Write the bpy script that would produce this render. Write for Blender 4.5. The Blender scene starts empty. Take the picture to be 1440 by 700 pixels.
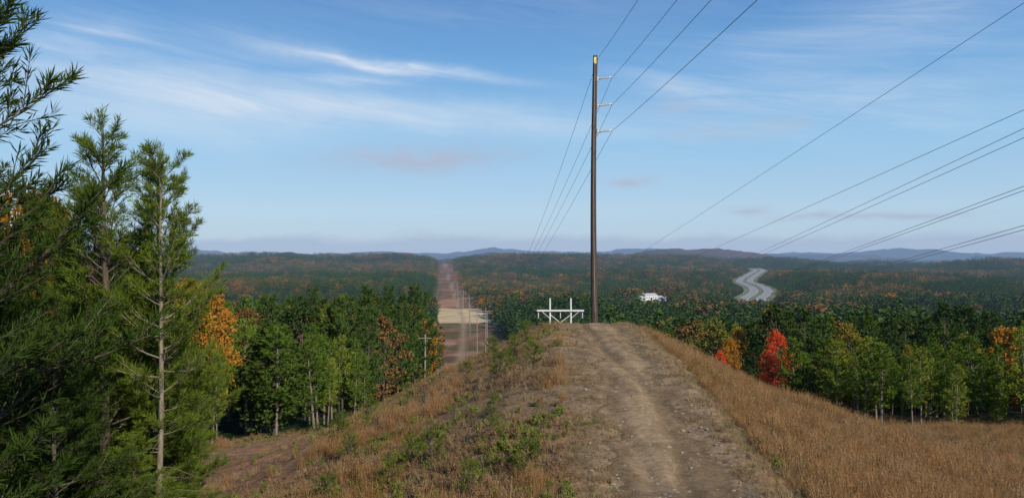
import bpy, math, numpy as np
from mathutils import Vector
R=np.random.default_rng(7)
S=bpy.context.scene
S.view_settings.view_transform='Standard'; S.view_settings.look='None'; S.view_settings.exposure=0
F=1080.0
def P(u,v,y): return np.array([(u-720)/F*y, y, (363-v)/F*y])
SUN=np.array([0.50,-0.76,0.0]); SUN/=np.linalg.norm(SUN); EL=math.radians(32)
SUNV=Vector((SUN[0]*math.cos(EL),SUN[1]*math.cos(EL),math.sin(EL)))

# ---------------------------------------------------------------- noise / terrain
def h2(i,j,s):
    v=np.sin(i*127.1+j*311.7+s*74.7)*43758.5453
    return v-np.floor(v)
def vn(x,y,s=0):
    x=np.asarray(x,float);y=np.asarray(y,float)
    i=np.floor(x);j=np.floor(y);f=x-i;g=y-j
    f=f*f*f*(f*(f*6-15)+10);g=g*g*g*(g*(g*6-15)+10)
    return (h2(i,j,s)*(1-f)+h2(i+1,j,s)*f)*(1-g)+(h2(i,j+1,s)*(1-f)+h2(i+1,j+1,s)*f)*g
def fbm(x,y,s=0,o=4):
    t=0;a=.5;n=0
    for k in range(o):
        t=t+a*vn(x,y,s+k*3);n+=a;a*=.5;x=np.asarray(x)*2.03+5.1;y=np.asarray(y)*2.03+1.7
    return t/n
def sm(a,b,x):
    t=np.clip((x-a)/(b-a),0,1);return t*t*(3-2*t)
I=np.interp
def sI(x,xp,fp):  # smoothed interp
    x=np.asarray(x,float); w=0.04*np.abs(x)+0.6
    return (I(x-w,xp,fp)+I(x-w/2,xp,fp)+I(x,xp,fp)+I(x+w/2,xp,fp)+I(x+w,xp,fp))/5
def pathx(y): return sI(y,[-30,0,15,22,32,42,60],[3.2,3.3,3.45,3.8,4.35,4.8,5.4])
def zc(y): return sI(y,[-30,0,4,10,15,22,30,42,46,50,60,80,120,200],[-1.6,-1.7,-2.0,-3.65,-4.75,-4.2,-3.85,-3.6,-3.85,-4.7,-8.2,-14.5,-22,-34])
def base(y):
    return sI(y,[-200,-50,0,30,50,80,120,200,400,675,1000,1420,2000,2700,3300,5000,9000,40000],
      [-9,-9,-9.2,-10.5,-12.3,-17.8,-24,-34,-50,-57,-54,-50,-40,-22,-24,-58,-60,-60])
LY=[-50,10,20,25,35,48,60,80,120,150,200,400,675,1420,2700,3500]
LX=[-8,-7,-8,-11,-16,-19,-17.5,-18.5,-17,-17.5,-20.5,-42,-69,-146,-268,-345]
RY=[85,100,120,200,300,400,675,1420,2700,3500]
RX=[35,33,33,33,20,5,-17,-90,-205,-290]
def xl(y): return I(y,LY,LX)
def xr(y): return np.where(y<85,35+(85-y)*1.0,I(y,RY,RX))
HWY=[900,1100,1300,1500,1800,2200,2600];HWX=[283,352,404,452,570,700,800];HWZ=lambda y:I(y,[900,1500,2400],[-51,-47,-32])
def bump(x,y,cx,cy,rx,ry,h): return h*np.exp(-((x-cx)/rx)**2-((y-cy)/ry)**2)
def H(x,y,fine=True):
    x=np.asarray(x,float);y=np.asarray(y,float)
    r=np.hypot(x,y)
    yy=np.where(y>150,y*.5+r*.5,y)
    b=base(yy); d=x-pathx(y)
    rid=np.maximum(zc(y)-b,0)*np.where(y<200,1,0)
    sh=I(d,[-28,-20,-16,-12,-10,-6.6,-4,-2.5,1.8,3.4,5.3,7.4,8.6,12,16,22,32],
           [0,.04,.2,.44,.56,.76,.94,1,1,.88,.74,.60,.53,.38,.2,.06,0])
    z=b+rid*sh
    c=(xl(y)+xr(y))/2; hw=np.maximum((xr(y)-xl(y))/2,10)
    incor=np.where(y>60,1-sm(1.0,2.2,np.abs(x-c)/hw),0)
    w=sm(130,500,r)*(1-.88*incor)
    z=z+w*(fbm(x/200,y/150,3,3)-.5)*40
    w2=sm(1300,3000,r)*(1-.75*incor)
    z=z+w2*(fbm(x/800,y/420,9,4)-.5)*90
    far=sm(3200,4600,r)
    z=z+far*(fbm(x/1700,y/1000,14,4)-.45)*120
    far2=sm(8000,15000,r)
    z=z+far2*np.maximum(fbm(x/3200,y/2500,24,4)-.42,-.1)*620
    z=z+bump(x,y,-110,5200,330,500,80)+bump(x,y,1300,5000,420,500,106)+bump(x,y,1750,5200,350,500,62)+bump(x,y,900,4800,260,400,58)+bump(x,y,-900,4200,500,400,30)
    z=z+sm(2800,3600,r)*(vn(x/22,y/30,5)-.5)*9*(1-incor)
    ra=x/np.maximum(y,1)
    wk=sm(.08,.14,ra)*(1-sm(.40,.50,ra))*sm(330,420,y)*(1-sm(1000,1100,y))
    z=z*(1-wk)+wk*np.minimum(z,np.minimum(-.053*y-18,-50)+np.where(y>700,(y-700)*.04,0))
    rx_=I(y,HWY,HWX)
    wr=(1-sm(24,80,np.abs(x-rx_)))*sm(850,950,y)*(1-sm(2400,2700,y))
    z=z*(1-wr)+wr*HWZ(y)
    wb=1-sm(28,60,np.hypot(x-166,(y-905)*.6)); z=z*(1-wb)+wb*(-49)
    if fine:
        nf=1-sm(120,260,r)
        z=z+nf*((fbm(x/3.1,y/3.1,31,3)-.5)*.55*sm(1.2,4,np.abs(d))+(fbm(x/.6,y/.6,33,2)-.5)*.09)
        z=z+nf*(-.07*np.exp(-((d+.75+.15*np.sin(y*.35))/.30)**2)-.06*np.exp(-((d-.8)/.32)**2)-.07*np.exp(-((d+.1+.5*np.sin(y*.22))/.25)**2)*sm(10,16,y)*(1-sm(32,40,y)))*sm(8,14,y)
    return z

# ---------------------------------------------------------------- mesh helpers
def build(name,parts,mats,smooth=False,link=True,coll=None):
    vs=[];lv=[];ls=[];mi=[];off=0;lo=0
    for v,f,m in parts:
        v=np.asarray(v,np.float32).reshape(-1,3);f=np.asarray(f,np.int64)
        if len(f)==0: continue
        vs.append(v);lv.append((f+off).ravel());k=f.shape[1]
        ls.append(lo+np.arange(len(f))*k);lo+=f.size;off+=len(v);mi.append(np.full(len(f),m))
    vs=np.concatenate(vs);lv=np.concatenate(lv).astype(np.int32);ls=np.concatenate(ls).astype(np.int32);mi=np.concatenate(mi).astype(np.int32)
    me=bpy.data.meshes.new(name)
    me.vertices.add(len(vs));me.vertices.foreach_set('co',vs.ravel())
    me.loops.add(len(lv));me.loops.foreach_set('vertex_index',lv)
    me.polygons.add(len(ls));me.polygons.foreach_set('loop_start',ls)
    me.polygons.foreach_set('material_index',mi)
    me.polygons.foreach_set('use_smooth',np.full(len(ls),smooth))
    for m in mats: me.materials.append(m)
    me.update(calc_edges=True);me.validate()
    o=bpy.data.objects.new(name,me)
    if coll: coll.objects.link(o)
    elif link: S.collection.objects.link(o)
    return o
def tube(pts,rad,n=6,cap=False):
    pts=np.asarray(pts,float);m=len(pts);rad=np.broadcast_to(rad,(m,))
    t=np.gradient(pts,axis=0);t/=np.linalg.norm(t,axis=1)[:,None]+1e-9
    ref=np.where(np.abs(t[:,2:3])>.9,np.array([[1.,0,0]]),np.array([[0,0,1.]]))
    a=np.cross(t,ref);a/=np.linalg.norm(a,axis=1)[:,None]+1e-9;b=np.cross(t,a)
    th=np.arange(n)/n*2*math.pi
    v=pts[:,None,:]+rad[:,None,None]*(a[:,None,:]*np.cos(th)[None,:,None]+b[:,None,:]*np.sin(th)[None,:,None])
    i=np.arange(m-1)[:,None]*n;j=np.arange(n)[None,:];jn=(j+1)%n
    f=np.stack([i+j,i+jn,i+n+jn,i+n+j],-1).reshape(-1,4)
    return v.reshape(-1,3),f
def box(c,s):
    c=np.array(c);s=np.array(s)/2
    v=np.array([[x,y,z] for x in(-1,1) for y in(-1,1) for z in(-1,1)])*s+c
    return v,np.array([[0,1,3,2],[4,6,7,5],[0,4,5,1],[2,3,7,6],[0,2,6,4],[1,5,7,3]])
def unit(n,g):
    v=g.normal(size=(n,3));return v/np.linalg.norm(v,axis=1)[:,None]
def diamonds(p,d,ln,w,g):
    n=len(p);ln=np.broadcast_to(ln,(n,))[:,None];w=np.broadcast_to(w,(n,))[:,None]
    s=np.cross(d,unit(n,g));s/=np.linalg.norm(s,axis=1)[:,None]+1e-9
    m=p+d*ln*.5
    v=np.stack([p,m+s*w*.5,p+d*ln,m-s*w*.5],1).reshape(-1,3)
    return v,np.arange(4*n).reshape(-1,4)

# ---------------------------------------------------------------- materials
def newmat(name):
    m=bpy.data.materials.new(name);m.use_nodes=True;nt=m.node_tree;nt.nodes.clear()
    try: m.cycles.emission_sampling='NONE'
    except Exception: pass
    return m,nt
def N(nt,t,**k):
    n=nt.nodes.new(t)
    for a,b in k.items(): setattr(n,a,b)
    return n
def setin(nt,s,v):
    if isinstance(v,bpy.types.NodeSocket): nt.links.new(v,s)
    else: s.default_value=v
def MA(nt,op,a,b=0.0,c=None,clamp=False):
    n=N(nt,'ShaderNodeMath',operation=op,use_clamp=clamp);setin(nt,n.inputs[0],a);setin(nt,n.inputs[1],b)
    if c is not None: setin(nt,n.inputs[2],c)
    return n.outputs[0]
def MIX(nt,f,a,b,bt='MIX'):
    n=N(nt,'ShaderNodeMix',data_type='RGBA',blend_type=bt)
    setin(nt,n.inputs[0],f);
    for s,v in((n.inputs[6],a),(n.inputs[7],b)):
        if not isinstance(v,bpy.types.NodeSocket) and len(v)==3: v=(*v,1)
        setin(nt,s,v)
    return n.outputs[2]
def NOISE(nt,vec,scale,detail=3,rough=.55,dist=0):
    n=N(nt,'ShaderNodeTexNoise');n.inputs['Scale'].default_value=scale;n.inputs['Detail'].default_value=detail
    n.inputs['Roughness'].default_value=rough;n.inputs['Distortion'].default_value=dist
    if vec is not None: nt.links.new(vec,n.inputs['Vector'])
    return n.outputs[0]
def MR(nt,v,a,b,c=0.,d=1.):
    n=N(nt,'ShaderNodeMapRange');setin(nt,n.inputs[0],v)
    for i,x in enumerate((a,b,c,d)): n.inputs[i+1].default_value=x
    return n.outputs[0]
HAZE_GLOW=(.185,.275,.43)
def add_haze_glow(nt,sh,D=6500.):  # paints air haze into the material: emission mixed in by distance from origin
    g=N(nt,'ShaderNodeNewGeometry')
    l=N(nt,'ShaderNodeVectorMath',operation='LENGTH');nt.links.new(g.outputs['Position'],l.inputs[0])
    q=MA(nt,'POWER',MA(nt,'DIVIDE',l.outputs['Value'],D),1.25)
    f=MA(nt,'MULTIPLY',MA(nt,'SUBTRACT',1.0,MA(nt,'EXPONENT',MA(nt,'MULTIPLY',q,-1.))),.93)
    e=N(nt,'ShaderNodeEmission');e.inputs[0].default_value=(*HAZE_GLOW,1)
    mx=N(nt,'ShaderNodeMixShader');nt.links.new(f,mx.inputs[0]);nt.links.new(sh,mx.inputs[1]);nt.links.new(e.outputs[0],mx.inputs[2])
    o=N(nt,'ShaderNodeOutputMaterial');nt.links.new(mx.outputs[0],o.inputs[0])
def foliage(name,c1,c2,c3=None,trans=.3,haze=True):
    m,nt=newmat(name)
    oi=N(nt,'ShaderNodeObjectInfo');g=N(nt,'ShaderNodeNewGeometry')
    f=MA(nt,'ADD',MA(nt,'MULTIPLY',oi.outputs['Random'],.55),MA(nt,'MULTIPLY',g.outputs['Random Per Island'],.45))
    col=MIX(nt,f,c1,c2)
    if c3: col=MIX(nt,MR(nt,oi.outputs['Random'],.6,1),col,c3)
    d=N(nt,'ShaderNodeBsdfDiffuse');nt.links.new(col,d.inputs[0]);out=d.outputs[0]
    if trans>0:
        t=N(nt,'ShaderNodeBsdfTranslucent');nt.links.new(col,t.inputs[0])
        mx=N(nt,'ShaderNodeMixShader');mx.inputs[0].default_value=trans
        nt.links.new(d.outputs[0],mx.inputs[1]);nt.links.new(t.outputs[0],mx.inputs[2]);out=mx.outputs[0]
    if haze: add_haze_glow(nt,out)
    else:
        o=N(nt,'ShaderNodeOutputMaterial');nt.links.new(out,o.inputs[0])
    return m
def simple(name,c,rough=.8,var=.25,scale=4,c2=None,metal=0,stretch=(1,1,1)):
    m,nt=newmat(name);tc=N(nt,'ShaderNodeTexCoord')
    mp=N(nt,'ShaderNodeMapping');mp.inputs['Scale'].default_value=stretch;nt.links.new(tc.outputs['Object'],mp.inputs[0])
    nz=NOISE(nt,mp.outputs[0],scale,4)
    c2=c2 or tuple(x*(1-var) for x in c)
    col=MIX(nt,MR(nt,nz,.35,.65),c2,c)
    d=N(nt,'ShaderNodeBsdfPrincipled');nt.links.new(col,d.inputs['Base Color']);d.inputs['Roughness'].default_value=rough;d.inputs['Metallic'].default_value=metal
    b=N(nt,'ShaderNodeBump');b.inputs['Strength'].default_value=.4;b.inputs['Distance'].default_value=.02;nt.links.new(nz,b.inputs['Height']);nt.links.new(b.outputs[0],d.inputs['Normal'])
    add_haze_glow(nt,d.outputs[0]);return m
bark=simple('bark',(.13,.10,.075),.9,.5,6,stretch=(3,3,.8))
bark_pale=simple('bark_pale',(.27,.225,.175),.9,.5,6,stretch=(3,3,.8))
needle_near=foliage('needles_near',(.070,.12,.016),(.17,.22,.03),None,.3,haze=False)
needle_shade_tint=foliage('needles_shade_tint',(.018,.038,.009),(.048,.078,.015),None,0,haze=False)  # darker copy of the near needles, far-left deep shade put into the colour
needle_mid=foliage('needles_mid',(.06,.115,.018),(.14,.20,.03),(.19,.225,.035),0,haze=False)
needle_far=foliage('needles_far',(.015,.040,.011),(.045,.083,.018),None,0)
needle_far2=foliage('needles_far_light',(.030,.065,.015),(.070,.112,.025),None,0)
cedar_m=foliage('foliage_cedar',(.022,.045,.011),(.058,.085,.017),None,0)
leaf_or=foliage('leaves_orange',(.38,.15,.02),(.48,.26,.04),(.26,.14,.03),.25)
leaf_red=foliage('leaves_red',(.62,.05,.02),(.68,.13,.04),None,.25)
leaf_ye=foliage('leaves_yellow',(.30,.22,.03),(.22,.20,.03),(.14,.15,.03),.25)
leaf_rust=foliage('leaves_rust',(.13,.075,.03),(.23,.12,.045),(.09,.08,.03),0)
leaf_olive=foliage('leaves_olive',(.06,.075,.018),(.12,.115,.03),None,0)
straw=foliage('dry_grass',(.23,.16,.085),(.42,.31,.175),None,.25,haze=False)
straw_or=foliage('orange_grass',(.29,.155,.065),(.42,.255,.115),(.34,.24,.13),.3,haze=False)
weed_br=foliage('dead_weed',(.14,.088,.05),(.28,.18,.10),None,0,haze=False)
weed_gr=foliage('green_weed',(.13,.17,.035),(.27,.28,.07),None,.25,haze=False)

# ---------------------------------------------------------------- trees
def pine(name,h,seed,cs=.35,sp=.42,rl=.23,tw=7,nn=26,nl=.19,nw=.016,mats=None,coll=None,dead=6,sides=7,lean=.02,fat=1.,topy=.75,thick=1.):
    g=np.random.default_rng(seed);parts=[]
    m=14;zz=np.linspace(0,h,m);wx=np.cumsum(g.normal(0,lean,m));wy=np.cumsum(g.normal(0,lean,m));wx-=wx[0];wy-=wy[0]
    tp=np.stack([wx,wy,zz],1);tp[0,2]=-.6
    r0=(.0085*h+.015)*thick
    parts.append((*tube(tp,r0*(1-zz/h)**.8+.012,sides),0))
    at=lambda z:np.array([np.interp(z,zz,wx),np.interp(z,zz,wy),z])
    S0=[];E0=[];z=cs*h
    while z<h*.985:
        t=(z-cs*h)/(h*(1-cs))
        L=rl*h*(min(1,(t+.18)*2.4))*(1-t)**topy*g.uniform(.65,1.3)+.22
        k=int(g.integers(3,6)) if t<.92 else 3; a0=g.uniform(0,6.28)
        for q in range(k):
            if g.random()<.16: continue
            a=a0+q*6.283/k+g.normal(0,.25);el=math.radians(8+48*t+g.normal(0,11));l=L*g.uniform(.6,1.25)
            hd=np.array([math.cos(a),math.sin(a),0]);o=at(z+g.normal(0,.06))
            s=np.linspace(0,1,5);pp=o+hd*(s*l*math.cos(el))[:,None]+np.array([0,0,1])*(s*l*math.sin(el)+.25*l*(s**2.2-.35*s))[:,None]
            parts.append((*tube(pp,(.009*l+.008)*(1-s*.8)*fat,4),0))
            nt_=max(2,int(tw*l/1.2))
            for w in range(nt_):
                f=.22+.76*(w+g.random())/nt_
                b=o+np.array([np.interp(f,s,pp[:,i]-o[i]) for i in range(3)])
                sd=1 if w%2 else -1; aa=a+sd*g.uniform(.4,1.1);ll=l*(1.15-f)*g.uniform(.35,.6)+.12
                e=b+ll*np.array([math.cos(aa)*.8,math.sin(aa)*.8,g.uniform(.2,.9)])
                S0.append(b);E0.append(e)
            S0.append(pp[2]);E0.append(pp[3]);S0.append(pp[3]);E0.append(pp[4]+(pp[4]-pp[3])*.35)
        z+=sp*g.uniform(.75,1.25)
    S0.append(at(h*.94));E0.append(at(h)+np.array([0,0,.35]))
    S0=np.array(S0);E0=np.array(E0)
    if nn>=14:
        for a,b in zip(S0,E0): parts.append((*tube(np.stack([a,b]),[.008,.004],3),0))
    k=nn;n=len(S0)*k
    ss=np.repeat(S0,k,0);ee=np.repeat(E0,k,0);t=(1.08-g.random(n)**(1/.62)*.95)[:,None]
    ax=ee-ss;ax/=np.linalg.norm(ax,axis=1)[:,None]+1e-9
    d=ax*.7+unit(n,g)*.75+np.array([0,0,.28]);d/=np.linalg.norm(d,axis=1)[:,None]
    parts.append((*diamonds(ss+(ee-ss)*t,d,nl*g.uniform(.7,1.2,n),nw,g),1))
    for q in range(dead):
        z=g.uniform(.08,cs)*h;a=g.uniform(0,6.28);l=g.uniform(.4,1.3);s=np.linspace(0,1,4)
        pp=at(z)+np.stack([np.cos(a)*s*l,np.sin(a)*s*l,g.uniform(-.2,.3)*l*s+.05*np.sin(s*5)],1)
        parts.append((*tube(pp,.010*(1-s*.8),3),0))
    return build(name,parts,mats,link=coll is None,coll=coll)
def decid(name,h,seed,rx=.32,cs=.3,ncl=26,nl=60,ls=.3,mats=None,coll=None,sides=6,shape=1.0):
    g=np.random.default_rng(seed);parts=[]
    s=np.linspace(0,1,6);tp=np.stack([np.cumsum(g.normal(0,.04,6)),np.cumsum(g.normal(0,.04,6)),s*h*.75],1);tp[0,2]=-.6
    parts.append((*tube(tp,(.014*h)*(1-s*.75),sides),0))
    C=[];Rr=[]
    for i in range(ncl):
        t=(i+g.random())/ncl; z=h*(cs+(1-cs)*t*.97)
        rr=rx*h*math.sin(math.pi*min(.97,(.12+.86*t))**shape)**.8
        a=g.uniform(0,6.28);q=g.uniform(.35,1.)*rr
        c=np.array([math.cos(a)*q,math.sin(a)*q,z]);C.append(c);Rr.append(h*g.uniform(.055,.12)*(1.15-.5*t))
        o=tp[min(4,int(t*4)+0)]+0;o=np.array([o[0],o[1],max(h*.12,z-.22*h)])
        mid=(o+c)/2+np.array([0,0,-.02*h])
        parts.append((*tube(np.stack([o,mid,c]),[.005*h,.003*h,.0012*h],3),0))
    C=np.array(C);Rr=np.array(Rr);n=ncl*nl
    u=unit(n,g)*(g.random(n)**.45)[:,None]
    p=np.repeat(C,nl,0)+u*np.repeat(Rr,nl)[:,None]*np.array([1.25,1.25,.75])
    d=unit(n,g)+np.array([0,0,-.1]);d/=np.linalg.norm(d,axis=1)[:,None]
    parts.append((*diamonds(p,d,ls*g.uniform(.6,1.3,n),ls*.7,g),1))
    return build(name,parts,mats,link=coll is None,coll=coll)
def farclump(name,seed,kind,mats,coll,n_tr=1,rad=0,nl=170):
    g=np.random.default_rng(seed);parts=[]
    for k in range(n_tr):
        a=g.uniform(0,6.28);q=rad*math.sqrt(g.random());c=np.array([math.cos(a)*q,math.sin(a)*q,g.uniform(-1.5,1.0) if n_tr>1 else 0])
        h=g.uniform(8.5,11);n=nl;t=g.random(n)
        if kind=='p': prof=2.6*(1-t)**.8*(.45+.55*np.minimum(1,t*5));z=h*(.12+.92*t);ls=.85
        else: prof=3.2*np.sin(math.pi*(.1+.86*t))**.7;z=h*(.18+.77*t);ls=.9
        a=g.uniform(0,6.28,n);lob=1+.35*np.sin(a*3+g.uniform(0,6)+t*9);q=prof*lob*g.uniform(.45,1,n)
        p=np.stack([np.cos(a)*q,np.sin(a)*q,z],1)+c
        d=np.stack([np.cos(a)*.6,np.sin(a)*.6,np.full(n,.15)],1)+unit(n,g)*.8;d/=np.linalg.norm(d,axis=1)[:,None]
        parts.append((*diamonds(p,d,ls*g.uniform(.7,1.3,n),ls*(.6 if kind=='p' else .75),g),1))
        if n_tr==1: parts.append((*tube(np.array([[0,0,-1.],[0,0,h*.8]]),[.16,.05],4),0))
    return build(name,parts,mats,coll=coll)

def scatter(name,pts,rot,scl,idx,coll):
    me=bpy.data.meshes.new(name);me.vertices.add(len(pts));me.vertices.foreach_set('co',np.asarray(pts,np.float32).ravel())
    a=me.attributes.new('rt','FLOAT_VECTOR','POINT');a.data.foreach_set('vector',np.asarray(rot,np.float32).ravel())
    a=me.attributes.new('sc','FLOAT_VECTOR','POINT');a.data.foreach_set('vector',np.asarray(scl,np.float32).ravel())
    a=me.attributes.new('ix','INT','POINT');a.data.foreach_set('value',np.asarray(idx,np.int32))
    o=bpy.data.objects.new(name,me);S.collection.objects.link(o)
    ng=bpy.data.node_groups.new(name+'_gn','GeometryNodeTree')
    ng.interface.new_socket('Geometry',in_out='INPUT',socket_type='NodeSocketGeometry')
    ng.interface.new_socket('Geometry',in_out='OUTPUT',socket_type='NodeSocketGeometry')
    gi=ng.nodes.new('NodeGroupInput');go=ng.nodes.new('NodeGroupOutput')
    ip=ng.nodes.new('GeometryNodeInstanceOnPoints');ci=ng.nodes.new('GeometryNodeCollectionInfo')
    ci.inputs['Collection'].default_value=coll;ci.inputs['Separate Children'].default_value=True;ci.inputs['Reset Children'].default_value=True
    def at(n,t):
        q=ng.nodes.new('GeometryNodeInputNamedAttribute');q.data_type=t;q.inputs[0].default_value=n
        return next(s for s in q.outputs if s.enabled and s.name=='Attribute')
    L=ng.links.new
    L(gi.outputs[0],ip.inputs['Points']);L(ci.outputs[0],ip.inputs['Instance']);ip.inputs['Pick Instance'].default_value=True
    L(at('ix','INT'),ip.inputs['Instance Index']);L(at('rt','FLOAT_VECTOR'),ip.inputs['Rotation']);L(at('sc','FLOAT_VECTOR'),ip.inputs['Scale'])
    L(ip.outputs[0],go.inputs[0])
    md=o.modifiers.new('scatter','NODES');md.node_group=ng
    return o
def newc(n): return bpy.data.collections.new(n)

# ---------------------------------------------------------------- ground sheet (polar)
rr=np.concatenate([[0.01],np.geomspace(1.2,70,330),np.geomspace(70,45000,420)[1:]])
th=np.concatenate([np.arange(-45,45,.22),np.linspace(45,315,60)[:-1]]);th=np.radians(th)
nr,nth=len(rr),len(th)
RR,TH=np.meshgrid(rr,th,indexing='ij')
X=RR*np.sin(TH);Y=RR*np.cos(TH);Z=H(X,Y)
v=np.stack([X,Y,Z],-1).reshape(-1,3)
i=np.arange(nr-1)[:,None]*nth;j=np.arange(nth)[None,:];jn=(j+1)%nth
f=np.stack([i+j,i+nth+j,i+nth+jn,i+jn],-1).reshape(-1,4)
def mixc(a,b,t): return a*(1-t[...,None])+np.array(b)*t[...,None]
def gcol(X,Y):
    r=np.hypot(X,Y);d=X-pathx(Y)
    n1=fbm(X/4,Y/4,41,4);n2=fbm(X/60,Y/60,43,4)
    c=np.zeros(X.shape+(3,))+np.array([.21,.145,.085])
    c=mixc(c,[.26,.155,.09],sm(.45,.6,n1))
    c=mixc(c,[.13,.105,.055],sm(.55,.72,fbm(X/2,Y/2,47,3)))
    cl=np.exp(-((X-(I(Y,[15,30,45,60,80,110],[-8.5,-11,-13.5,-12,-12.5,-14])))/3.4)**2)*sm(15,28,Y)*(1-sm(90,130,Y))
    c=mixc(c,[.31,.17,.10],np.clip(cl*1.4,0,1)*sm(.3,.5,n1+.1))
    c=mixc(c,[.26,.185,.115],(1-sm(1.4,2.7,np.abs(d)+(n1-.5)*1.8))*sm(-40,0,Y)*(1-sm(60,75,Y)))
    c=mixc(c,[.24,.14,.07],sm(8,14,d)*(1-sm(110,140,Y))*.7)
    cor=sm(130,220,Y)
    c=mixc(c,[.21,.12,.075],cor*.85);c=mixc(c,[.13,.08,.05],cor*sm(.45,.6,n2)*.8)
    c=mixc(c,[.32,.18,.115],cor*sm(.52,.62,fbm(X/25,Y/60,52,3)))
    c=mixc(c,[.10,.10,.045],cor*sm(.6,.68,fbm(X/18,Y/45,56,3))*.7)
    c=mixc(c,[.15,.09,.06],sm(1000,1100,Y)*.5)
    c=mixc(c,[.54,.42,.24],sm(670,684,Y+n1*20)*(1-sm(850,880,Y+n1*20)))
    track=np.exp(-((X-(I(Y,[150,675,2700],[-12,-42,-236])))/2.2)**2)*cor
    c=mixc(c,[.36,.25,.17],np.clip(track,0,1)*.7)
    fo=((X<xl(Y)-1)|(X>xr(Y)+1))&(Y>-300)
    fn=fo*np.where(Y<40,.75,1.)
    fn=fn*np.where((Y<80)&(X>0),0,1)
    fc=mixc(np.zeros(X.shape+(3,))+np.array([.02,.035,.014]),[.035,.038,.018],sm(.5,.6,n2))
    fc=mixc(fc,[.13,.14,.05],(1-sm(20,40,np.abs(X-.184*Y)))*sm(700,740,Y)*(1-sm(940,960,Y)))
    farc=mixc(np.zeros(X.shape+(3,))+np.array([.014,.032,.014]),[.06,.045,.025],sm(.52,.66,fbm(X/160,Y/220,61,4)))
    farc=mixc(farc,[.14,.135,.08],sm(.70,.75,fbm(X/500,Y/900,66,3)))
    hill=np.clip(bump(X,Y,1300,5000,520,600,1.2)+bump(X,Y,1750,5200,400,500,.8),0,1)
    farc=mixc(farc,[.12,.06,.042],hill*.85)
    w=sm(2500,3500,r)[...,None];fc=fc*(1-w)+farc*w
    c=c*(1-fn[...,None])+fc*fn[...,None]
    c=np.where((r>3500)[...,None],farc,c)
    return c
col=gcol(X,Y)
gm,nt=newmat('ground_mat')
a=N(nt,'ShaderNodeAttribute',attribute_name='gcol');g=N(nt,'ShaderNodeNewGeometry');pos=g.outputs['Position']
n1=NOISE(nt,pos,1.3,5,.65);n2=NOISE(nt,pos,9,4,.7);n3=NOISE(nt,pos,.05,4,.6)
k=MA(nt,'MULTIPLY',MR(nt,n1,.3,.7,.62,1.38),MR(nt,n2,.3,.7,.6,1.4));k=MA(nt,'MULTIPLY',k,MR(nt,n3,.3,.7,.75,1.25))
vm=N(nt,'ShaderNodeVectorMath',operation='SCALE');nt.links.new(a.outputs['Color'],vm.inputs[0]);nt.links.new(k,vm.inputs['Scale'])
d=N(nt,'ShaderNodeBsdfDiffuse');nt.links.new(vm.outputs[0],d.inputs[0])
b=N(nt,'ShaderNodeBump');b.inputs['Strength'].default_value=.9;b.inputs['Distance'].default_value=.06;nt.links.new(n2,b.inputs['Height']);nt.links.new(b.outputs[0],d.inputs['Normal'])
add_haze_glow(nt,d.outputs[0])
ground=build('ground',[(v,f,0)],[gm],smooth=True)
ca=ground.data.color_attributes.new('gcol','FLOAT_COLOR','POINT')
ca.data.foreach_set('color',np.concatenate([col.reshape(-1,3),np.ones((len(v),1))],1).astype(np.float32).ravel())

# ---------------------------------------------------------------- dirt path
pm,nt=newmat('dirt_path_mat');g=N(nt,'ShaderNodeNewGeometry');pos=g.outputs['Position']
mp=N(nt,'ShaderNodeMapping');mp.inputs['Scale'].default_value=(1.8,.28,1);nt.links.new(pos,mp.inputs[0])
big=NOISE(nt,mp.outputs[0],.8,6,.62);fi=NOISE(nt,pos,7,8,.78);med=NOISE(nt,pos,.9,6,.68)
vo=N(nt,'ShaderNodeTexVoronoi');vo.inputs['Scale'].default_value=30;nt.links.new(pos,vo.inputs['Vector'])
a=N(nt,'ShaderNodeAttribute',attribute_name='rut')
col_=MIX(nt,MR(nt,big,.36,.58),(.20,.135,.08),(.43,.31,.185))
col_=MIX(nt,MR(nt,med,.47,.64,0,.7),col_,(.22,.145,.08))
col_=MIX(nt,MR(nt,fi,.36,.58,.5,0),col_,(.11,.075,.045))
col_=MIX(nt,MR(nt,vo.outputs['Distance'],.06,.22,.3,0),col_,(.47,.38,.27))
col_=MIX(nt,a.outputs['Fac'],col_,MIX(nt,MR(nt,fi,.38,.62),(.12,.085,.05),(.26,.18,.105)))
d=N(nt,'ShaderNodeBsdfDiffuse');nt.links.new(col_,d.inputs[0])
b=N(nt,'ShaderNodeBump');b.inputs['Strength'].default_value=.9;b.inputs['Distance'].default_value=.06
nt.links.new(fi,b.inputs['Height']);nt.links.new(b.outputs[0],d.inputs['Normal'])
o_=N(nt,'ShaderNodeOutputMaterial');nt.links.new(d.outputs[0],o_.inputs[0])
py=np.arange(-14,52,.10);pd=np.linspace(-1,1,51)
PY,PD=np.meshgrid(py,pd,indexing='ij')
wl=1.5+1.0*(fbm(PY/1.3,PY*0,71,4)-.5)*2;wrr=1.35+1.0*(fbm(PY/1.3,PY*0+9,72,4)-.5)*2
dd=np.where(PD<0,PD*wl,PD*wrr)
PX=pathx(PY)+dd;PZ=H(PX,PY)+.03-.07*sm(.8,1,np.abs(PD))
pv=np.stack([PX,PY,PZ],-1).reshape(-1,3);nj=len(pd)
i=np.arange(len(py)-1)[:,None]*nj;j=np.arange(nj-1)[None,:]
pf=np.stack([i+j,i+j+1,i+nj+j+1,i+nj+j],-1).reshape(-1,4)
path=build('dirt_path',[(pv,pf,0)],[pm],smooth=True)
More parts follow.
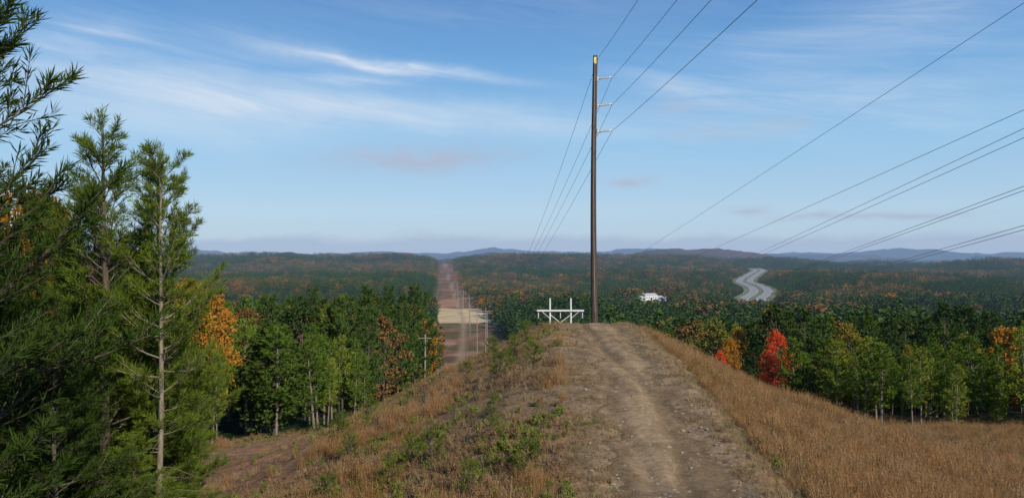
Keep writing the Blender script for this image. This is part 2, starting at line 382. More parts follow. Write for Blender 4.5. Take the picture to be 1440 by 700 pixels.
rut=.5*np.exp(-((dd+.1+.5*np.sin(PY*.22))/.16)**2)*sm(10,16,PY)*(1-sm(32,40,PY))+sm(.5,.9,np.abs(PD)+(fbm(PX/.5,PY/.5,75,3)-.5)*.7)+.8*np.exp(-((dd-.9)/.35)**2)*sm(.4,.6,fbm(PY/3,PY*0,5,3))+.4*np.exp(-((dd+1.0)/.3)**2)
at_=path.data.attributes.new('rut','FLOAT','POINT');at_.data.foreach_set('value',np.clip(rut,0,1).astype(np.float32).ravel())

# ---------------------------------------------------------------- near pine trees (named objects)
tmp=newc('pine_src')
NP=[pine('pine_a',10,11,cs=.15,mats=[bark,needle_near],coll=tmp,tw=9,nn=40,rl=.15,sp=.36,nl=.17,nw=.014,topy=.55),
    pine('pine_b',10,12,cs=.44,mats=[bark_pale,needle_near],coll=tmp,tw=9,nn=44,rl=.105,dead=26,sp=.36,nl=.17,nw=.013,thick=.66,topy=.4),
    pine('pine_c',10,13,cs=.10,mats=[bark,needle_shade_tint],coll=tmp,tw=9,nn=36,rl=.19,dead=4,sp=.34,nl=.18,nw=.016,topy=.55),
    pine('pine_d',10,14,cs=.08,mats=[bark,needle_near],coll=tmp,tw=9,nn=34,rl=.165,sp=.36,nl=.18,nw=.017,topy=.55)]
def place(mesh_o,name,x,y,h,rot,w=1.,h0=10.):
    o=bpy.data.objects.new(name,mesh_o.data);S.collection.objects.link(o)
    o.location=(x,y,float(H(x,y))-.05);s=h/h0;o.scale=(s*w,s*w,s);o.rotation_euler=(0,0,rot);return o
for (x,y,top,vi,w) in [(-7.9,15,2.55,0,1.1),(-7.15,15.6,2.0,0,.9),(-6.45,14,1.75,1,.95),(-7.95,10.4,6.5,2,.9),(-9.3,13.2,.9,2,1.1),
    (-9.9,18,1.3,2,1.),(-12.3,20,1.6,2,1.1),(-11.2,24,-.2,3,1.),(-14,27,-.3,0,1.1),(-7.6,13,-.9,2,1.3),(-6.9,11.7,-1.5,2,1.3),
    (-10.7,15.5,1.6,2,1.1),(-8.2,16.8,-.5,3,1.3),(-9.2,20.5,-1.6,0,1.3),(-16,32,-.8,3,1.),(-13.6,24,.0,2,1.1),(-12.6,30,-3.4,3,1.2),(-8.6,17.8,-2.4,3,1.5),(-6.3,12.8,-3.0,3,1.5),(-7.0,15.2,-2.6,0,1.5),(-8.4,12,-.2,2,1.1)]:
    gz=float(H(x,y)); place(NP[vi],'pine_tree',x,y,top-gz,R.uniform(0,6.28),w)
for x,y,h in [(47,44,11),(50,38,10),(44,36,9),(53,50,12),(57,45,11),(49,52,8)]:
    place(NP[3],'pine_tree',x,y,h,R.uniform(0,6.28),1.1)

# ---------------------------------------------------------------- mid forest
mc=newc('mid_trees')
kw=dict(coll=mc,sides=5)
for k in range(3): pine(f'm0{k}_pine',10,30+k,cs=.12+.09*k,sp=.48,rl=.16,tw=6,nn=12,nl=.34,nw=.065,mats=[bark_pale,needle_mid],dead=5,topy=.6,**kw)
for k in range(2): pine(f'm1{k}_pine_tall',10,40+k,cs=.20,sp=.52,rl=.20,tw=6,nn=12,nl=.32,nw=.09,mats=[bark,needle_far2],dead=4,topy=.5,**kw)
for k,(mt) in enumerate([cedar_m,leaf_olive,leaf_or,leaf_rust,leaf_red,leaf_ye]):
    decid(f'm2{k}_tree',10,50+k,rx=.30,cs=.15,ncl=36,nl=70,ls=.32,mats=[bark,mt],**kw)
fc=newc('far_trees')
farm=[('p',needle_far),('p',needle_far2),('d',cedar_m),('d',leaf_olive),('d',leaf_rust),('d',leaf_or),('d',leaf_ye),('d',leaf_red)]
for k,(kd,mt) in enumerate(farm): farclump(f'f{k}',80+k,kd,[bark,mt],fc,nl=230)
cc=newc('clump_trees')
for k,(kd,mt) in enumerate(farm[:7]): farclump(f'c{k}',95+k,kd,[bark,mt],cc,n_tr=6,rad=8,nl=50)

pts=[]
r=24.
while r<3900:
    s=3.2+.0068*r
    nth_=int(math.radians(78)*r/s)
    t=np.radians(-39)+(np.arange(nth_)+R.random(nth_))*math.radians(78)/max(nth_,1)
    q=r+R.uniform(-.45,.45,nth_)*s
    pts.append(np.stack([np.sin(t)*q,np.cos(t)*q,np.full(nth_,s)],1));r+=s
pts=np.concatenate(pts);x,y,s=pts.T
edge=(fbm(x/15,y/15,77,2)-.5)*np.where(y>250,10,4)
ok=((x<xl(y)+edge-1)|(x>xr(y)+edge+1))
ok&=~((y<82+(fbm(x/18,x*0,79,3)-.5)*26)&(x>0))
ok&=~((x<0)&(y<30))
rdx=I(y,HWY,HWX)
ok&=~((np.abs(x-rdx)<32)&(y>760)&(y<2450))
ok&=~((np.abs(x-y*.184)<17)&(y>650)&(y<930))
x,y,s=x[ok],y[ok],s[ok];r=np.hypot(x,y);n=len(x);rdx=I(y,HWY,HWX)
z=H(x,y)
sp=fbm(x/210,y/300,91,3)*.72+fbm(x/28,y/28,95,2)*.28;rn=R.random(n)
dec=sm(.55,.65,sp+.055*sm(800,1300,r)*(1-sm(2200,2800,r))-.04*(r<600)+.03*(x<0)*(r>300))
m=(r<235)
hgt=np.where(x<0,np.where(y<62,8.0,np.where(y<105,10.3,20.5)),np.where(y<112,9.5,14.5))
rr_=R.random(n)
im=np.where(rr_<.93,R.integers(0,3,n),5)
im=np.where((x<0)&(y>105)|(x>0)&(y>108),np.where(rr_<.72,R.integers(3,5,n),np.where(rr_<.84,5,np.where(rr_<.88,6,0))),im)
im=np.where((rn<.03+.3*dec)&(y>100),np.choose(R.integers(0,6,n),[6,7,8,8,10,6]),im)
im=np.where((x>60)&(y>110)&(rn>.65)&(dec<.5),R.integers(0,3,n),im)
hs=hgt*R.uniform(.66,1.12,n)/10
cap=(-(np.where(y>100,44,62)+R.random(n)**.7*38)/F*y-z)/10.4
hs=np.where((x<0)&(r<260),np.minimum(hs,np.maximum(cap,.35)),hs)
def pack(mask,hs,im,w):
    k=mask.sum();sc=np.stack([hs[mask]*w[mask],hs[mask]*w[mask],hs[mask]],1)
    return np.stack([x[mask],y[mask],z[mask]-.1],1),np.stack([R.normal(0,.03,k),R.normal(0,.03,k),R.uniform(0,6.28,k)],1),sc,im[mask]
wv_=np.where((x<0)&(y>105),.85,1.1)*R.uniform(.85,1.25,n)
scatter('pine_forest',*pack(m,hs,im,wv_),mc)
m2=(r>=235)&(r<1000)
pick=np.where(rn<.70,0,np.where(rn<.90,1,2))
pd_=np.choose(R.integers(0,8,n),[3,3,4,4,2,5,4,1])
fi_=np.where(R.random(n)<.02+.6*dec,pd_,pick)
hs2=np.where(r<600,1.5,1.2)*R.uniform(.65,1.3,n)
scatter('distant_forest',*pack(m2,hs2,fi_,np.clip(s/4.3,1,1.9)),fc)
m3=(r>=1000)
fi3=np.where(R.random(n)<.02+.75*dec,np.choose(R.integers(0,8,n),[3,4,4,4,2,5,4,3]),pick)
hs3=np.where(np.abs(x-rdx)<60,.8,1.25)*R.uniform(.75,1.2,n)
scatter('distant_forest',*pack(m3,hs3,fi3,np.clip(s/11,.8,1.8)),cc)

# ---------------------------------------------------------------- individual autumn trees
ac=newc('autumn_src')
AT={k:decid(f'aut_{k}',10,200+i_,rx=.34,cs=.18,ncl=60,nl=120,ls=.22,mats=[bark,mt],coll=ac) for i_,(k,mt) in enumerate([('red',leaf_red),('orange',leaf_or),('yellow',leaf_ye),('rust',leaf_rust),('olive',leaf_olive)])}
def byuv(kind,name,u,vtop,y,w=1.):
    p=P(u,vtop,y);gz=float(H(p[0],p[1]));place(AT[kind],name,p[0],p[1],max(3,p[2]-gz),R.uniform(0,6.28),w)
byuv('red','maple_tree',1092,464,104,.66)
byuv('orange','autumn_tree',1040,460,118,.65);byuv('orange','autumn_tree',1025,474,105,.6)
byuv('red','maple_tree',1012,492,92,.5);byuv('yellow','autumn_tree',1195,454,104,.85);byuv('yellow','autumn_tree',1275,484,110,.6)
byuv('olive','oak_tree',1005,446,150,.8);byuv('orange','autumn_tree',1080,434,380,.9)
byuv('orange','autumn_tree',262,392,62,.9);byuv('orange','autumn_tree',300,412,74,.8);byuv('rust','autumn_tree',350,432,95,.8)
byuv('rust','oak_tree',455,424,120,.8);byuv('olive','oak_tree',520,410,160,1.)
byuv('orange','autumn_tree',40,262,27,.8)
for u,vt,y,i_ in [(596,408,165,3),(584,402,150,4),(566,412,140,3),(545,404,150,4),(516,400,140,3),(438,404,118,4)]:
    p=P(u,vt,y);gz=float(H(p[0],p[1]));place(mc.objects[i_],'pine_tree',p[0],p[1],(p[2]-gz)*.96,R.uniform(0,6.28),.8)

# ---------------------------------------------------------------- grass & weeds
gc=newc('grass_src')
def tuft(name,seed,nb,rad,h,w,mat,lean=.5,seg=3,heads=0):
    g=np.random.default_rng(seed);n=nb
    a=g.uniform(0,6.28,n);q=rad*np.sqrt(g.random(n));p=np.stack([np.cos(a)*q,np.sin(a)*q,np.full(n,-.05)],1)
    hh=h*g.uniform(.45,1.1,n);la=a+g.normal(0,.8,n);ln=lean*hh*g.uniform(.1,1,n)
    D=np.stack([np.cos(la),np.sin(la),np.zeros(n)],1);sd=np.stack([-np.sin(la+g.normal(0,.8,n)),np.cos(la),np.zeros(n)],1)
    vs=[]
    for k in range(seg+1):
        t=k/seg;c=p+D*(ln*t*t)[:,None]+np.array([0,0,1])*(hh*t*(1-.15*t))[:,None]
        ww=w*(1-t*.85)*.5;vs+= [c-sd*ww,c+sd*ww]
    V=np.stack(vs,1).reshape(-1,3);b=np.arange(n)[:,None]*(2*seg+2)
    Fs=np.concatenate([b+np.array([[2*k,2*k+1,2*k+3,2*k+2]]) for k in range(seg)],0)
    parts=[(V,Fs,0)]
    if heads:
        m=heads;ii=g.integers(0,n,m);top=p+D*ln[:,None]+np.array([0,0,1])*(hh*.85)[:,None]
        parts.append((*diamonds(top[ii]+g.normal(0,.02,(m,3))-np.array([0,0,1])*(g.random(m)*h*.3)[:,None],unit(m,g)+np.array([0,0,.6]),.05,.018,g),0))
    return build(name,parts,[mat],coll=gc)
def weed(name,seed,h,mat,nst=5,nlf=50,ls=.06):
    g=np.random.default_rng(seed);parts=[];pp=[]
    for k in range(nst):
        a=g.uniform(0,6.28);l=h*g.uniform(.6,1.1);s=np.linspace(0,1,4)
        c=np.stack([np.cos(a)*s*l*.35,np.sin(a)*s*l*.35,s*l-.03],1);parts.append((*tube(c,.006*(1-s*.6),3),0))
        for q in range(4):
            t=g.uniform(.3,.9);o=c[0]+(c[-1]-c[0])*t;e=o+unit(1,g)[0]*np.array([.2,.2,.12])*h+np.array([0,0,.1*h]);parts.append((*tube(np.stack([o,e]),[.004,.002],3),0));pp+=[o+(e-o)*w_ for w_ in g.random(nlf//(nst*4)+2)]
    pp=np.array(pp);d=unit(len(pp),g)+np.array([0,0,.3]);parts.append((*diamonds(pp,d/np.linalg.norm(d,axis=1)[:,None],ls*g.uniform(.6,1.3,len(pp)),ls*.45,g),0))
    return build(name,parts,[mat],coll=gc)
tuft('g00',1,45,.16,.34,.012,straw,.7,2);tuft('g01',2,45,.22,.22,.013,straw,1.0,2);tuft('g02',3,55,.14,.80,.012,straw_or,.35,2,heads=40)
tuft('g03',4,55,.18,.58,.013,straw_or,.5,2,heads=30);weed('g04',5,.38,weed_br,6,60,.05);weed('g05',6,.34,weed_gr,6,110,.06)
tuft('g06',7,50,.15,.22,.014,weed_gr,.8,2);weed('g07',8,.5,weed_br,5,40,.04);tuft('g08',9,60,.22,.45,.013,straw,.6,2,heads=30)
pine('g09_seedling',.7,70,cs=.08,sp=.13,rl=.26,tw=4,nn=24,nl=.10,nw=.010,mats=[bark,needle_near],coll=gc,dead=0,lean=.01,thick=.4)
weed('g10_bare',18,.25,weed_br,4,0,.03)
def gpts(x0,x1,y0,y1,n): return R.uniform(x0,x1,n),R.uniform(y0,y1,n)
xs,ys=[],[]
for a in [(-10,18,7,22,17000),(-14,20,22,54,24000),(12,60,24,100,17000),(-22,-4,25,75,5000),(16,28,12,30,3000)]:
    p,q=gpts(*a);xs.append(p);ys.append(q)
gx=np.concatenate(xs);gy=np.concatenate(ys)
gd=gx-pathx(gy);k=fbm(gx/2.2,gy/2.2,101,3);k2=fbm(gx/5,gy/5,104,3);k3=fbm(gx/3,gy/3,108,3);q=R.random(len(gx))
kk_=fbm(gx/.9,gy/.9,111,3)
inpath=(gd>-.75-1.3*kk_)&(gd<.65+1.3*kk_)
left=gd<0
keep=np.where(left,q<sm(.30,.60,k)*.8+.15,q<.95)&~(inpath&(q>.03))
trk=np.abs(gx-I(gy,[15,30,45,60,80],[-8.5,-11,-13.5,-12,-12.5]))<3.2
keep&=~(trk&(gy>25)&(q>.08))
keep&=(gy<60)|(gx>8)|(q<.5)
keep&=np.abs(gx/np.maximum(gy,1))<.80
gx,gy,gd,k,k2,k3,left,inpath=[v_[keep] for v_ in (gx,gy,gd,k,k2,k3,left,inpath)];n=len(gx)
t1=R.random(n)
gi=np.where(t1<.22,0,np.where(t1<.46,1,np.where(t1<.72,4,np.where(t1<.86,10,np.where(t1<.93,7,np.where(t1<.97,8,6))))))
gi=np.where(left&(k2>.58)&(t1>.45),np.where(R.random(n)<.4,2,3),gi)
gi=np.where(left&(k3>.54)&(t1>.6),np.where(R.random(n)<.6,5,6),gi)
rt=R.random(n)
gi=np.where((gd>2.4)&(rt<.8),np.where(rt<.24,2,np.where(rt<.48,3,np.where(rt<.62,8,0))),gi)
gi=np.where((gd>2.4)&(k3>.57)&(rt>.84),5,gi)
gi=np.where((gd>2.4)&(k2<.42)&(rt<.5),4,gi)
gi=np.where((R.random(n)<np.where(gd<0,.006,0))&(gy<48)&(gy>16)&(np.abs(gd)>2.5),9,gi)
gi=np.where((gd<-1.5)&(gd>-4)&(gy<16)&(rt<.3),5,gi)
gi=np.where(inpath,1,gi)
edgeg=(np.abs(gd)<2.3)&~inpath
gi=np.where(edgeg,np.where(rt<.5,1,np.where(rt<.75,10,np.where(rt<.85,6,0))),gi)
sc=R.uniform(.6,1.25,n)*np.where(inpath,.45,1)*np.where((np.abs(gd)<3)&~inpath,.75,1)
sc=sc*np.where((gd>10),1.25,1)*np.where(gd<-3,.9,1)
scatter('grass',np.stack([gx,gy,H(gx,gy)-.02],1),np.stack([R.normal(0,.08,n),R.normal(0,.08,n),R.uniform(0,6.28,n)],1),np.stack([sc,sc,sc],1),gi,gc)
rc=newc('rock_src');rockm=simple('rock',(.36,.29,.20),.9,.45,9)
for k_ in range(3):
    import bmesh
    bm=bmesh.new();bmesh.ops.create_icosphere(bm,subdivisions=2,radius=1)
    for v_ in bm.verts:
        c=v_.co;v_.co=c*(.75+.5*float(vn(c.x*1.7+k_*5+9,c.y*1.7+c.z*2.1+9,k_)));v_.co.z*=.5
    me=bpy.data.meshes.new('rock');bm.to_mesh(me);bm.free();me.materials.append(rockm)
    rc.objects.link(bpy.data.objects.new(f'r{k_}',me))
n=3500;ry=R.uniform(8,46,n);rd=np.where(R.random(n)<.7,R.normal(-.1,.8,n),R.uniform(-12,6,n));rx_=pathx(ry)+rd
rs=.008+.045*R.random(n)**9+.003
scatter('gravel',np.stack([rx_,ry,H(rx_,ry)+.025],1),np.stack([R.normal(0,.2,n),R.normal(0,.2,n),R.uniform(0,6.28,n)],1),np.stack([rs*1.3,rs,rs],1),R.integers(0,3,n),rc)

# ---------------------------------------------------------------- utility pole
wood=simple('pole_wood',(.085,.055,.04),.85,.55,5,stretch=(6,6,.5))
steel=simple('galvanised_steel',(.42,.42,.42),.5,.2,8)
poly=simple('insulator_polymer',(.66,.68,.70),.4,.1,8)
yel=simple('yellow_tag',(.75,.62,.20),.5,.1,8)
white=simple('white_paint',(.66,.67,.66),.5,.15,3)
greyw=simple('weathered_wood',(.30,.27,.24),.8,.3,4,stretch=(5,5,.6))
wirem=simple('wire_aluminium',(.07,.07,.075),.6,.1,5)
def child(par,name,parts,mats,smooth=False):
    o=build(name,parts,mats,smooth=smooth);o.parent=par;return o
def empty(name,loc):
    e=bpy.data.objects.new(name,None);S.collection.objects.link(e);e.location=loc;return e
px,pyy=4.95,46.0;pz=float(H(px,pyy))
up=empty('utility_pole',(px,pyy,pz))
top=12.15-pz
s=np.linspace(0,1,14);bow=.10*np.sin(s*math.pi)*-1
pp=np.stack([bow+.06*s,0*s,-.5+s*(top+.5)],1)
child(up,'shaft',[(*tube(pp,.20-.065*s,18),0),(*tube(np.array([[pp[-1,0],0,top-.001],[pp[-1,0],0,top+.03]]),[.135,.02],18),0)],[wood],True)
arms=[(P(0,110,46)[2]-pz),(P(0,148,46)[2]-pz),(P(0,185,46)[2]-pz)]
attach=[]
for k_,az in enumerate(arms):
    xs0=.13
    prof=[(0,.055)]
    for q_ in range(9): prof+=[(.18+q_*.07,.045),(.195+q_*.07,.095),(.215+q_*.07,.045)]
    prof+=[(.85,.035),(.93,.06),(.95,.01)]
    pts_=np.array([[xs0+a,0,az+.08*a/.95] for a,_ in prof])
    child(up,f'insulator_{k_+1}',[(*tube(pts_,np.array([b for _,b in prof]),10),0)],[poly])
    child(up,f'bracket_{k_+1}',[(*box((.17,0,az),(.06,.16,.34)),0),(*box((-.17,0,az),(.04,.10,.16)),0),(*tube(np.array([[.16,0,az-.16],[.42,0,az-.01]]),.02,6),0)],[steel])
    attach.append(np.array([px+xs0+.93,46,pz+az+.05]))
child(up,'identification_tag',[(*box((.03,-.165,top-.32),(.15,.02,.38)),0)],[yel])
child(up,'ground_wire',[(*tube(np.array([[.02+bow[i_],-.21+.065*s[i_],pp[i_,2]] for i_ in range(1,14)]),.012,5),0)],[steel])
child(up,'clamp_top',[(*box((.17,0,top-.12),(.12,.12,.12)),0)],[steel])
attach.insert(0,np.array([px+.23,46,pz+top-.12]))

def wire(name,A,M,B,ra,rb,n=60):
    ys=np.array([A[1],M[1],B[1]]);yy=np.linspace(0,1,n)**1.6*(B[1]-A[1])+A[1]
    c=[np.polyfit(ys,[A[i],M[i],B[i]],2) for i in(0,2)]
    pts=np.stack([np.polyval(c[0],yy),yy,np.polyval(c[1],yy)],1)
    return build(name,[(*tube(pts,np.linspace(ra,rb,n),5),0)],[wirem],smooth=True)
uf=[(897,31),(952,27),(1000,22.8),(1065,18.5)]
ends=[(740,362),(746,362),(752,362),(760,362)]
for k_,(A,(u,yy_),(ue,ve)) in enumerate(zip(attach,uf,ends)):
    M=P(u,0,yy_);B=np.array([A[0]+1.2,-60,A[2]-1.5]);
    wire('power_line',A,M,B,.011,.008)
    M2=P(ue,ve,190);B2=P(702+3*k_,425+4*k_,430)
    wire('power_line',A,M2,B2,.011,.03)
def wire2(A,B,sag,ra,rb,n=90):
    t=(np.linspace(0,1,n)**2)*1.03-.03
    p=A+(B-A)*t[:,None];p[:,2]-=sag*4*t*(1-t)
    return build('power_line',[(*tube(p,np.linspace(ra,rb,n),5),0)],[wirem],smooth=True)
for (a,b_,sg) in [((1440,5),(803,415),1),((1440,155),(860,404),2),((1440,181),(925,405),3.5),((1440,194),(922,408),3.5),((1440,262),(1000,408),3),((1440,268),(1003,409),3),((1440,317),(1090,405),2.2),((1440,323),(1093,406),2.2)]:
    wire2(P(*a,38),P(*b_,800),sg,.012,.03)

# ---------------------------------------------------------------- H frame structures
def hframe(x,y,topz,sp,arm,mat,rad=.16,name='transmission_tower',armz=-1.8,double=True,base_=None):
    z=float(H(x,y));e=empty(name,(x,y,z));h=topz-z;P_=[]
    for sx in(-1,1): child(e,f'post_{"a" if sx<0 else "b"}',[(*tube(np.array([[sx*sp/2,0,-1],[sx*sp/2,0,h*.5],[sx*sp/2,0,h]]),[rad*1.25,rad*1.1,rad*.85],10),0)],[mat],True)
    za=h+armz
    P_.append((*box((0,-rad-.11,za),(arm,.16,.22)),0));
    if double: P_.append((*box((0,rad+.11,za),(arm,.16,.22)),0))
    child(e,'crossarm',P_,[mat])
    br=[]
    br.append((*tube(np.array([[-sp/2,0,za-.6],[sp/2,0,za-.6-sp*.8]]),.06,6),0));br.append((*tube(np.array([[sp/2,.05,za-.6],[-sp/2,.05,za-.6-sp*.8]]),.06,6),0))
    for sx in(-1,1): br.append((*tube(np.array([[sx*sp/2,-rad-.05,za-1.2],[sx*arm*.42,-rad-.05,za]]),.05,6),0))
    child(e,'bracing',br,[mat])
    ins=[]
    for q_ in(-.47,0,.47):
        zz_=np.linspace(0,-1.0,14);ins.append((*tube(np.stack([np.full(14,q_*arm),0*zz_,za-.14+zz_],1),np.where(np.arange(14)%2==0,.04,.10),6),0))
    child(e,'insulators',ins,[poly]);return e
p=P(788,419,118);hframe(p[0],118,p[2],3.2,7.2,white,.15,'transmission_tower',-1.9)
for (u,vt,y,w) in [(677,432,400,4.5),(655,415,640,6),(648,408,860,6),(640,398,1250,7)]:
    p=P(u,vt,y);z0=float(H(p[0],y));hframe(p[0],y,max(p[2],z0+14) if y<2000 else z0+20,w,w*2.1,greyw,.15+y*.0001,'transmission_tower',-2)
for (u,vt,y) in [(685,438,330),(598,470,150),(661,428,520)]:
    p=P(u,vt,y);z0=float(H(p[0],y));e=empty('utility_pole',(p[0],y,z0));hh=p[2]-z0
    child(e,'shaft',[(*tube(np.array([[0,0,-1],[0,0,hh]]),[.2,.15],10),0)],[greyw],True)
    child(e,'crossarm',[(*box((0,-.25,hh-.7),(2.6,.14,.16)),0)],[greyw])

# ---------------------------------------------------------------- highway
asph=simple('asphalt',(.30,.29,.28),.9,.15,.2);paint=simple('road_paint',(.7,.7,.66),.7,.1,1)
verge=simple('verge_grass',(.17,.18,.07),.95,.35,.05)
hy=np.arange(900,2400,8.);hx=I(hy,HWY,HWX);kk=np.ones(15)/15
hx=np.convolve(np.pad(hx,7,'edge'),kk,'valid')+10*np.sin(hy/160)
def strip(o0,o1,dz):
    a=np.stack([hx+o0,hy,HWZ(hy)+dz],1);b=a.copy();b[:,0]=hx+o1
    V=np.stack([a,b],1).reshape(-1,3);i_=np.arange(len(hy)-1)*2
    return V,np.stack([i_,i_+1,i_+3,i_+2],1)
hw=empty('highway',(0,0,0))
child(hw,'verge',[(*strip(-26,26,.6),0)],[verge])
child(hw,'carriageways',[(*strip(-17,-4,.9),0),(*strip(4,17,.9),0)],[asph])
child(hw,'lane_markings',[(*strip(-16.2,-15.8,1.0),0),(*strip(-5.2,-4.8,1.0),0),(*strip(4.8,5.2,1.0),0),(*strip(15.8,16.2,1.0),0)],[paint])

# ---------------------------------------------------------------- buildings
wallm=simple('white_siding',(.72,.72,.70),.6,.1,.5);roofm=simple('metal_roof',(.55,.56,.57),.4,.1,.5);dark=simple('window_glass',(.03,.035,.04),.2,.1,1)
def building(name,u,y,w,dpt,h,rh,roof=roofm,rot=.3):
    x=(u-720)/F*y;z=float(H(x,y));e=empty(name,(x,y,z));e.rotation_euler=(0,0,rot)
    child(e,'walls',[(*box((0,0,h/2-1),(w,dpt,h+2)),0)],[wallm])
    a=w/2+.5;b=dpt/2+.5
    V=np.array([[-a,-b,h],[a,-b,h],[a,b,h],[-a,b,h],[-a,0,h+rh],[a,0,h+rh]])+np.array([0,0,.02])
    child(e,'roof',[(V,np.array([[0,1,5,4],[3,4,5,2]]),0),(V,np.array([[0,4,3],[1,2,5]]),0)],[roof])
    child(e,'windows',[(*box((q_*w*.18,-dpt/2-.01,h*.55),(1.4,.06,1.3)),0) for q_ in(-2,-1,1,2)],[dark])
    child(e,'door',[(*box((0,-dpt/2-.01,1.6),(2.4,.06,3)),0)],[dark])
building('warehouse',912,905,16,14,5.5,2.4);building('white_house',931,892,9,8,3.6,2.,rot=-.2);building('white_house',902,890,8,7,3.5,2.,rot=.8)
for u,y,w in [(1158,4100,40),(446,4300,30),(455,4350,36),(466,4300,26),(1205,4200,25)]: building('distant_building',u,y,w,25,8,3)

# ---------------------------------------------------------------- world
W=bpy.data.worlds.new('World');S.world=W;W.use_nodes=True;nt=W.node_tree;nt.nodes.clear()
sky=N(nt,'ShaderNodeTexSky',sky_type='NISHITA');sky.sun_disc=False;sky.sun_elevation=EL;sky.sun_rotation=math.atan2(SUN[0],SUN[1])
sky.altitude=200;sky.air_density=1.0;sky.dust_density=.5;sky.ozone_density=1.5
tc=N(nt,'ShaderNodeTexCoord');sx=N(nt,'ShaderNodeSeparateXYZ');nt.links.new(tc.outputs['Generated'],sx.inputs[0])
az=MA(nt,'ARCTAN2',sx.outputs[0],sx.outputs[1]);el=MA(nt,'ARCSINE',sx.outputs[2])
def comb(a,b,c=0.):
    n=N(nt,'ShaderNodeCombineXYZ');setin(nt,n.inputs[0],a);setin(nt,n.inputs[1],b);setin(nt,n.inputs[2],c);return n.outputs[0]
wv=comb(MA(nt,'MULTIPLY',az,5.),MA(nt,'MULTIPLY',el,16.))
w1=MA(nt,'SUBTRACT',NOISE(nt,wv,1.,4,.6),.5);w2=MA(nt,'SUBTRACT',NOISE(nt,comb(MA(nt,'MULTIPLY',az,7.),MA(nt,'MULTIPLY',el,12.),4.),1.,4,.6),.5)
az2=MA(nt,'ADD',az,MA(nt,'MULTIPLY',w1,.12));el2=MA(nt,'ADD',el,MA(nt,'MULTIPLY',w2,.035))
el3=MA(nt,'ADD',el,MA(nt,'MULTIPLY',az,.13))
streak=MR(nt,NOISE(nt,comb(MA(nt,'MULTIPLY',az,5.),MA(nt,'MULTIPLY',el3,46.)),1.,6,.62,.6),.36,.66)
puff=MR(nt,NOISE(nt,comb(MA(nt,'MULTIPLY',az,20.),MA(nt,'MULTIPLY',el,46.),7.),1.,6,.62),.36,.56)
def feat(u,v,L,T,ang,op,tex,floor=.25):
    a0=math.atan((u-720)/F);e0=math.atan((363-v)/F*math.cos(a0));c,s_=math.cos(ang),math.sin(ang)
    dx=MA(nt,'SUBTRACT',az2,a0);dy=MA(nt,'SUBTRACT',el2,e0)
    a=MA(nt,'DIVIDE',MA(nt,'ADD',MA(nt,'MULTIPLY',dx,c),MA(nt,'MULTIPLY',dy,s_)),L/F)
    b=MA(nt,'DIVIDE',MA(nt,'SUBTRACT',MA(nt,'MULTIPLY',dy,c),MA(nt,'MULTIPLY',dx,s_)),T/F)
    q=MA(nt,'ADD',MA(nt,'MULTIPLY',a,a),MA(nt,'MULTIPLY',b,b))
    m=MA(nt,'EXPONENT',MA(nt,'MULTIPLY',q,-1.))
    return MA(nt,'MULTIPLY',MA(nt,'MULTIPLY',m,op),MA(nt,'ADD',MA(nt,'MULTIPLY',tex,1-floor),floor))
def mx(l):
    r=l[0]
    for q in l[1:]: r=MA(nt,'ADD',r,q,clamp=True)
    return r
white_m=mx([feat(555,94,140,8,math.radians(-6),1.,streak,.45),feat(470,150,330,20,math.radians(-3),.75,streak,.6),feat(230,165,220,32,0,.55,streak,.6),
   feat(110,52,60,18,math.radians(12),.4,streak),feat(480,112,70,8,0,.5,streak),feat(230,80,220,50,0,.28,streak),feat(1150,100,300,90,math.radians(8),.25,streak,.2),feat(1290,150,140,25,math.radians(-8),.28,streak),
   feat(1000,130,110,12,math.radians(-12),.35,streak),feat(700,10,300,30,0,.15,streak),feat(1250,20,200,20,math.radians(6),.22,streak)])
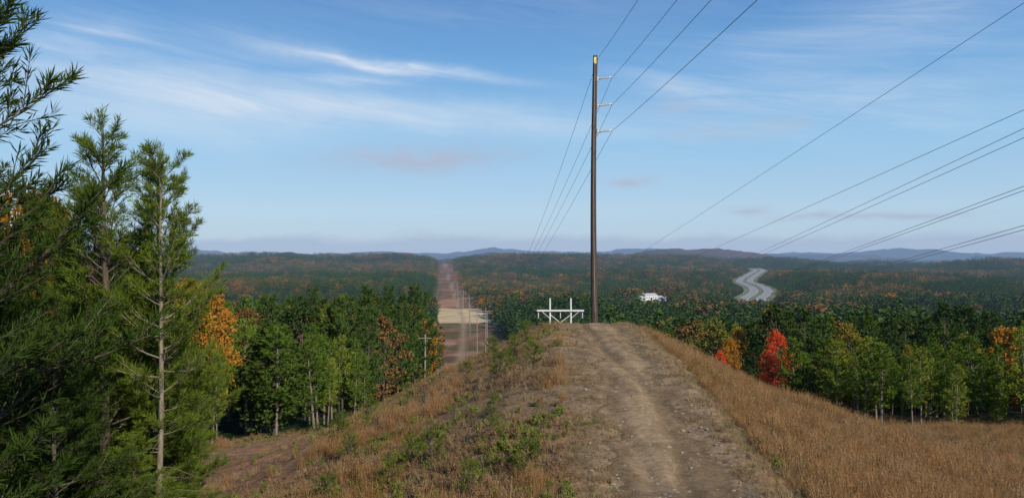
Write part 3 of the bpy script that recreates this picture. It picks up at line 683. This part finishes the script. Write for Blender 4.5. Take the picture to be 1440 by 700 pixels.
grey_m=mx([feat(590,221,120,19,math.radians(3),1.,puff,.5),feat(965,148,60,12,0,.5,puff,.1),feat(1000,190,50,11,0,.6,puff,.1),feat(880,256,24,8,0,.9,puff,.3),
   feat(1140,306,50,4,0,.9,puff,.5),feat(1275,304,60,4,0,1.,puff,.5),feat(1045,296,28,6,0,.9,puff,.4),feat(630,331,60,6,0,.5,puff),feat(1100,176,40,10,0,.6,puff)])
grad=N(nt,'ShaderNodeValToRGB');nt.links.new(MR(nt,el,0,.5),grad.inputs[0])
cr=grad.color_ramp
stops=[(0,(.42,.555,.72)),(.12,(.44,.63,.82)),(.30,(.29,.56,.84)),(.48,(.165,.41,.76)),(.64,(.09,.275,.62)),(1,(.05,.17,.46))]
while len(cr.elements)<len(stops): cr.elements.new(.5)
for e_,(p_,c_) in zip(cr.elements,stops): e_.position=p_;e_.color=(*c_,1)
sc_=N(nt,'ShaderNodeVectorMath',operation='SCALE');nt.links.new(grad.outputs[0],sc_.inputs[0]);sc_.inputs['Scale'].default_value=10
c=MIX(nt,.85,sky.outputs[0],sc_.outputs[0])
low=MA(nt,'MULTIPLY',MR(nt,MA(nt,'ADD',el2,MA(nt,'MULTIPLY',w1,.01)),.030,.020),.75)
c=MIX(nt,low,c,(3.7,4.7,6.5,1))
c=MIX(nt,grey_m,c,(4.25,4.95,6.4,1))
c=MIX(nt,white_m,c,(7.1,7.9,8.9,1))
bg=N(nt,'ShaderNodeBackground');nt.links.new(c,bg.inputs[0]);bg.inputs[1].default_value=.1
o=N(nt,'ShaderNodeOutputWorld');nt.links.new(bg.outputs[0],o.inputs[0])

sl=bpy.data.lights.new('sun','SUN');sl.energy=4.7;sl.angle=math.radians(.5);sl.color=(1,.90,.73)
so=bpy.data.objects.new('sun',sl);S.collection.objects.link(so);so.rotation_euler=SUNV.to_track_quat('Z','Y').to_euler()

cam=bpy.data.cameras.new('camera');co=bpy.data.objects.new('camera',cam);S.collection.objects.link(co)
cam.sensor_width=36;cam.lens=27;cam.clip_start=.1;cam.clip_end=90000
co.location=(0,0,0);co.rotation_euler=(math.radians(90+.69),0,0)
S.camera=co
print('verts ok', len(pts))
